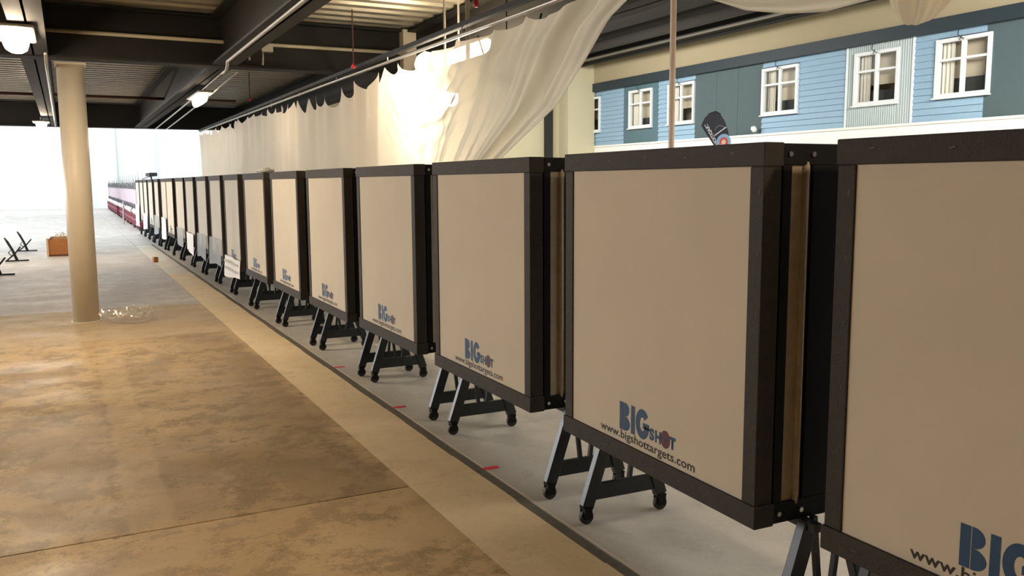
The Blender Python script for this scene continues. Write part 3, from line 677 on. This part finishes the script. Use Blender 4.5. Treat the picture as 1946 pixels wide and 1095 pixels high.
sheet(9, -.60, .55, .36, .78, 'plastic', 'plastic_film', 'clear film hanging at the bottom of the tenth nearest target', 'plastic film', 3)
sheet(10, -.60, .62, .35, .72, 'paper', 'paper_sheet', 'white sheet at the bottom of the eleventh nearest target', 'paper', 4)
sheet(11, -.6, .6, .40, .75, 'plastic', 'plastic_film', 'clear film at the bottom of the twelfth nearest target', 'plastic film', 5)
sheet(13, -.6, .6, .35, .85, 'paper', 'paper_sheet', 'white sheet at the bottom of the fourteenth nearest target', 'paper', 6)
sheet(14, -.6, .6, .38, .85, 'plastic', 'plastic_film', 'clear film at the bottom of the fifteenth nearest target', 'plastic film', 7)
sheet(16, -.6, .6, .35, .80, 'paper', 'paper_sheet', 'white sheet at the bottom of the seventeenth nearest target', 'paper', 8)
sheet(18, -.6, .62, .30, 1.0, 'paper', 'paper_sheet', 'white sheet at the bottom of the farthest framed target', 'paper', 9)
from mathutils import noise as mn
def crumple(name, loc, sx, sy, sz, m_, label, cat, seed, sub=5):
    b = bm(); bmesh.ops.create_icosphere(b, subdivisions=sub, radius=1); o3 = Vector((seed * 7.1, seed * 3.3, 0))
    for v in b.verts:
        c = v.co.copy(); k = 1 + .35 * mn.noise(c * 1.6 + o3) - .30 * abs(mn.noise(c * 3.2 + o3)) - .22 * abs(mn.noise(c * 7 + o3)) + .12
        v.co = Vector((c.x * sx * k, c.y * sy * k, max(0.001, (c.z * .5 + .5) * sz * (k + .5 * mn.noise(c * 2.4 + o3 * 2)))))
    o = obj(name, b, m_); o.location = loc; return tag(o, label, cat)
crumple('plastic_bag', (.60, 11.25, .002), .27, .20, .17, 'bagfilm', 'crumpled clear plastic bag on the floor at the column base', 'plastic bag', 4)
crumple('paper_scrap', (2.30, PY0 + 6 * S + .08 - .3, ZTt + .003), .10, .14, .06, 'paper', 'small crumpled white scrap on top of the seventh nearest target', 'paper', 8, 4)
# black flat-topped light on a post
t = empty('post_light', (2.95, 36.0, 0)); tag(t, 'small black flat-topped post light rising behind the far targets', 'light')
b = bm(); tube(b, [(0, 0, .01), (0, 0, 1.96)], .03, 8); obj('post', b, 'black', t)
b = bm(); tube(b, [(-.12, .1, 1.80), (-.3, .5, 1.84), (0, .05, 1.94)], .014, 6); obj('strut', b, 'black', t)
b = bm(); box(b, -.14, .14, -.9, .8, 1.94, 2.07); obj('head', b, 'black', t, bevel=.02)
b = bm(); tube(b, [(0, 0, 0), (0, 0, .012)], .12, 16); obj('foot', b, 'black', t)
# ---------------------------------------------------------------- maroon trolleys beyond the targets
def make_trolley():
    t = empty('maroon_trolley'); n_ = .75
    b = bm(); box(b, -n_, n_, 0, .5, .10, .62); obj('maroon_base', b, 'maroon', t, bevel=.01)
    for x in (-n_ + .06, n_ - .06):
        for y in (.06, .44):
            b = bm(); tube(b, [(x, y, 0.002), (x, y, .11)], .03, 8); obj('foot', b, 'black', t)
    b = bm()
    for i in range(6): box(b, -n_ + .12 + i * .25, -n_ + .15 + i * .25, -.008, .002, .3, .36)
    o = obj('base_stitching', b, 'pinkpaper', t); o['kind'] = 'stuff'
    b = bm(); grid(b, lambda u, v: (-n_ + 2 * n_ * u, .10 + .03 * math.sin(u * 9), .62 + .92 * v), 16, 2); obj('pink_panel', b, 'pinkpaper', t, True)
    b = bm(); grid(b, lambda u, v: (-n_ + 2 * n_ * u, .085 + .03 * math.sin(u * 9), .60 + (.22 + .09 * math.sin(u * 21)) * v), 24, 1); obj('grey_lower_fringe', b, 'fringe', t)
    b = bm(); grid(b, lambda u, v: (-n_ + 2 * n_ * u, .09 + .03 * math.sin(u * 9), 1.46 + (.10 + .16 * abs(math.sin(u * 13))) * v), 24, 1); obj('grey_upper_fringe', b, 'fringe', t)
    b = bm()
    for x, l in ((-.5, .38), (.1, .55), (.55, .3)): tube(b, [(x, .12, 1.4), (x - .02, .11, 1.6), (x - .08, .1, 1.5 + l)], [.02, .016, .004], 6)
    obj('upright_spikes', b, 'lampbody', t)
    b = bm(); tube(b, [(.3, -.04, .56), (.3, -.05, .66), (.3, -.03, .76)], [.03, .085, .03], 8); obj('white_ball', b, 'paper', t, True)
    return t
tp = make_trolley(); NT = 20
for k in range(NT):
    o = tp if k == 0 else copy_tree(tp)
    o.location = (2.24 + k * .012, 33.9 + k * 1.58, 0); o.rotation_euler = (0, 0, -PI / 2 + rt.uniform(-.05, .05))
    tag(o, ('nearest', 'second nearest', 'third nearest', 'fourth nearest', 'fifth nearest', 'sixth nearest', 'seventh nearest', 'eighth nearest', 'ninth nearest', 'tenth nearest', 'eleventh nearest', 'twelfth nearest', 'thirteenth nearest', 'fourteenth nearest', 'fifteenth nearest', 'sixteenth nearest', 'seventeenth nearest', 'third farthest', 'second farthest', 'farthest')[k] + ' maroon trolley with pale pink panel, past the framed targets', 'trolley', 'line of maroon trolleys beyond the targets')
b = bm(); tube(b, [(2.08, 39.5, .003), (2.10, 39.5, .95)], .03, 8); tag(obj('marker_post', b, 'pipe'), 'short pale upright post in front of the maroon trolleys', 'post')
# ---------------------------------------------------------------- things on the floor at left
def make_stand():
    t = empty('bow_stand')
    b = bm(); bar(b, (-.16, 0, .015), (.16, 0, .015), .04, .02); obj('foot_bar', b, 'black', t)
    b = bm(); tube(b, [(0, 0, .02), (-.05, .02, .17), (-.11, .03, .30), (-.15, .03, .37)], [.022, .02, .02, .012], 8); obj('upright', b, 'black', t, True)
    b = bm(); tube(b, [(-.14, .0, .02), (-.02, .05, .12), (.06, .1, .22)], .012, 8); obj('strut', b, 'black', t, True)
    b = bm(); tube(b, [(-.02, .02, .14), (-.07, .0, .19), (-.11, .01, .14), (-.07, .03, .09), (-.02, .02, .12)], .008, 6); obj('clamp_loop', b, 'black', t, True)
    return t
sp = make_stand()
for i, (x, y, r, s, lb) in enumerate(((-1.15, 18.25, 0, 1.45, 'nearest of three small black bow stands on the left floor, cut by the edge'), (-1.02, 21.5, .1, 1.4, 'middle of three small black bow stands on the left floor'), (-.93, 24.6, -.1, 1.35, 'farthest of three small black bow stands on the left floor'))):
    o = sp if i == 0 else copy_tree(sp); o.location = (x, y, 0); o.rotation_euler = (0, 0, r); o.scale = (s, s, s)
    tag(o, lb, 'bow stand', 'small black bow stands')
t = empty('wooden_crate', (-.12, 22.6, 0), -.05); tag(t, 'open brown wooden crate with straw packing, half hidden by the column', 'crate')
for a, m_ in (((-.33, .45, 0, .02, .04, .40), 'wood'), ((-.33, .45, 1.1, 1.12, .04, .40), 'wood'), ((-.33, -.31, .02, 1.1, .04, .38), 'wooddark'), ((.43, .45, .02, 1.1, .04, .38), 'wooddark')):
    b = bm(); box(b, *a); obj('side_board', b, m_, t, bevel=.004)
b = bm(); box(b, -.33, .45, 0, 1.12, 0, .04); obj('bottom_board', b, 'wooddark', t)
b = bm(); box(b, -.345, -.305, -.02, .03, 0, .42); box(b, .42, .46, -.02, .03, 0, .42); obj('corner_post', b, 'straw', t)
b = bm(); r = random.Random(2)
for k in range(150):
    x, y, z = r.uniform(-.2, .40), r.uniform(.05, .9), r.uniform(.3, .46); d = Vector((r.uniform(-1, 1), r.uniform(-1, 1), r.uniform(-.1, .9))).normalized() * r.uniform(.06, .16)
    bar(b, (x, y, z), Vector((x, y, z)) + d, .008, .004)
o = obj('straw_packing', b, 'straw', t); o['kind'] = 'stuff'
b = bm(); box(b, -.05, .05, -.05, .05, 0, .11, Matrix.Rotation(.3, 3, 'Z'), (0, 0, 0)); o = obj('wood_block', b, 'wood', None, bevel=.008); o.location = (1.61, 19.8, 0.0); tag(o, 'small brown wooden block alone on the floor beside the walkway', 'block')
# ---------------------------------------------------------------- feather banner
bn = empty('feather_banner', (12.0, 14.2, 0), -PI / 2 + .35); tag(bn, 'black feather banner with white lettering and round target emblem', 'banner')
outline = [(-.33, 2.80), (-.27, 2.93), (-.16, 3.03), (-.02, 3.06), (.10, 3.0), (.2, 2.86), (.28, 2.66), (.34, 2.4), (.40, 2.1), (.44, 1.6), (.44, .6), (.3, .55), (.28, 1.4), (.18, 1.95), (.0, 2.35), (-.2, 2.62)]
b = bm(); f = [b.verts.new((x, 0, z)) for x, z in outline]; fc = b.faces.new(f); r_ = bmesh.ops.extrude_face_region(b, geom=[fc]); bmesh.ops.translate(b, verts=[v for v in r_['geom'] if isinstance(v, bmesh.types.BMVert)], vec=(0, .006, 0)); obj('flag_cloth', b, 'bannerb', bn)
b = bm(); tube(b, [(.30, .01, .02), (.27, .01, 1.4), (.17, .01, 1.95), (-.01, .01, 2.35), (-.21, .01, 2.62), (-.34, .01, 2.80), (-.27, .01, 2.94), (-.16, .01, 3.04), (-.02, .01, 3.07), (.10, .01, 3.01)], .010, 6); obj('pole', b, 'black', bn)
b = bm(); tube(b, [(.30, .01, 0), (.30, .01, .03)], .2, 16); obj('base', b, 'black', bn)
tb = text_bm('TRADITIONAL', .03); fit(tb, -.6, .6, -.075, .075, -.004)
for v in tb.verts:   # mirrored, running down the sloping pole side
    x, z = v.co.x, v.co.z; a = math.radians(-58)
    x = x; z = -z
    v.co = Vector((-.07 + .52 * (x * math.cos(a) - z * math.sin(a)), -.004, 2.56 + .52 * (x * math.sin(a) + z * math.cos(a))))
obj('lettering', tb, 'bannerw', bn)
def disc(r, cx, cz, y, m_, nm, par, a0=0, a1=2 * PI, hole=0):
    b = bm(); n = 28; o_ = [b.verts.new((cx + r * math.cos(a0 + (a1 - a0) * k / n), y, cz + r * math.sin(a0 + (a1 - a0) * k / n))) for k in range(n + 1)]
    i_ = [b.verts.new((cx + hole * math.cos(a0 + (a1 - a0) * k / n), y, cz + hole * math.sin(a0 + (a1 - a0) * k / n))) for k in range(n + 1)]
    for k in range(n): b.faces.new((o_[k], o_[k + 1], i_[k + 1], i_[k]))
    return obj(nm, b, m_, par)
em = disc(.165, .19, 2.44, -.004, 'bannerc', 'target_emblem', bn, hole=.10)
disc(.10, .19, 2.44, -.004, 'bannerr', 'emblem_ring', em, hole=.05); disc(.05, .19, 2.44, -.004, 'bannery', 'emblem_centre', em, hole=.001)
disc(.12, .10, 2.66, -.006, 'bannerw', 'bow_arc', bn, .4, 2.9, .115)
b = bm(); bar(b, (-.02, -.007, 2.58), (.24, -.007, 2.74), .004, .02); bar(b, (.03, -.007, 2.32), (.15, -.007, 2.40), .004, .02); obj('arrow_line', b, 'bannerw', bn)
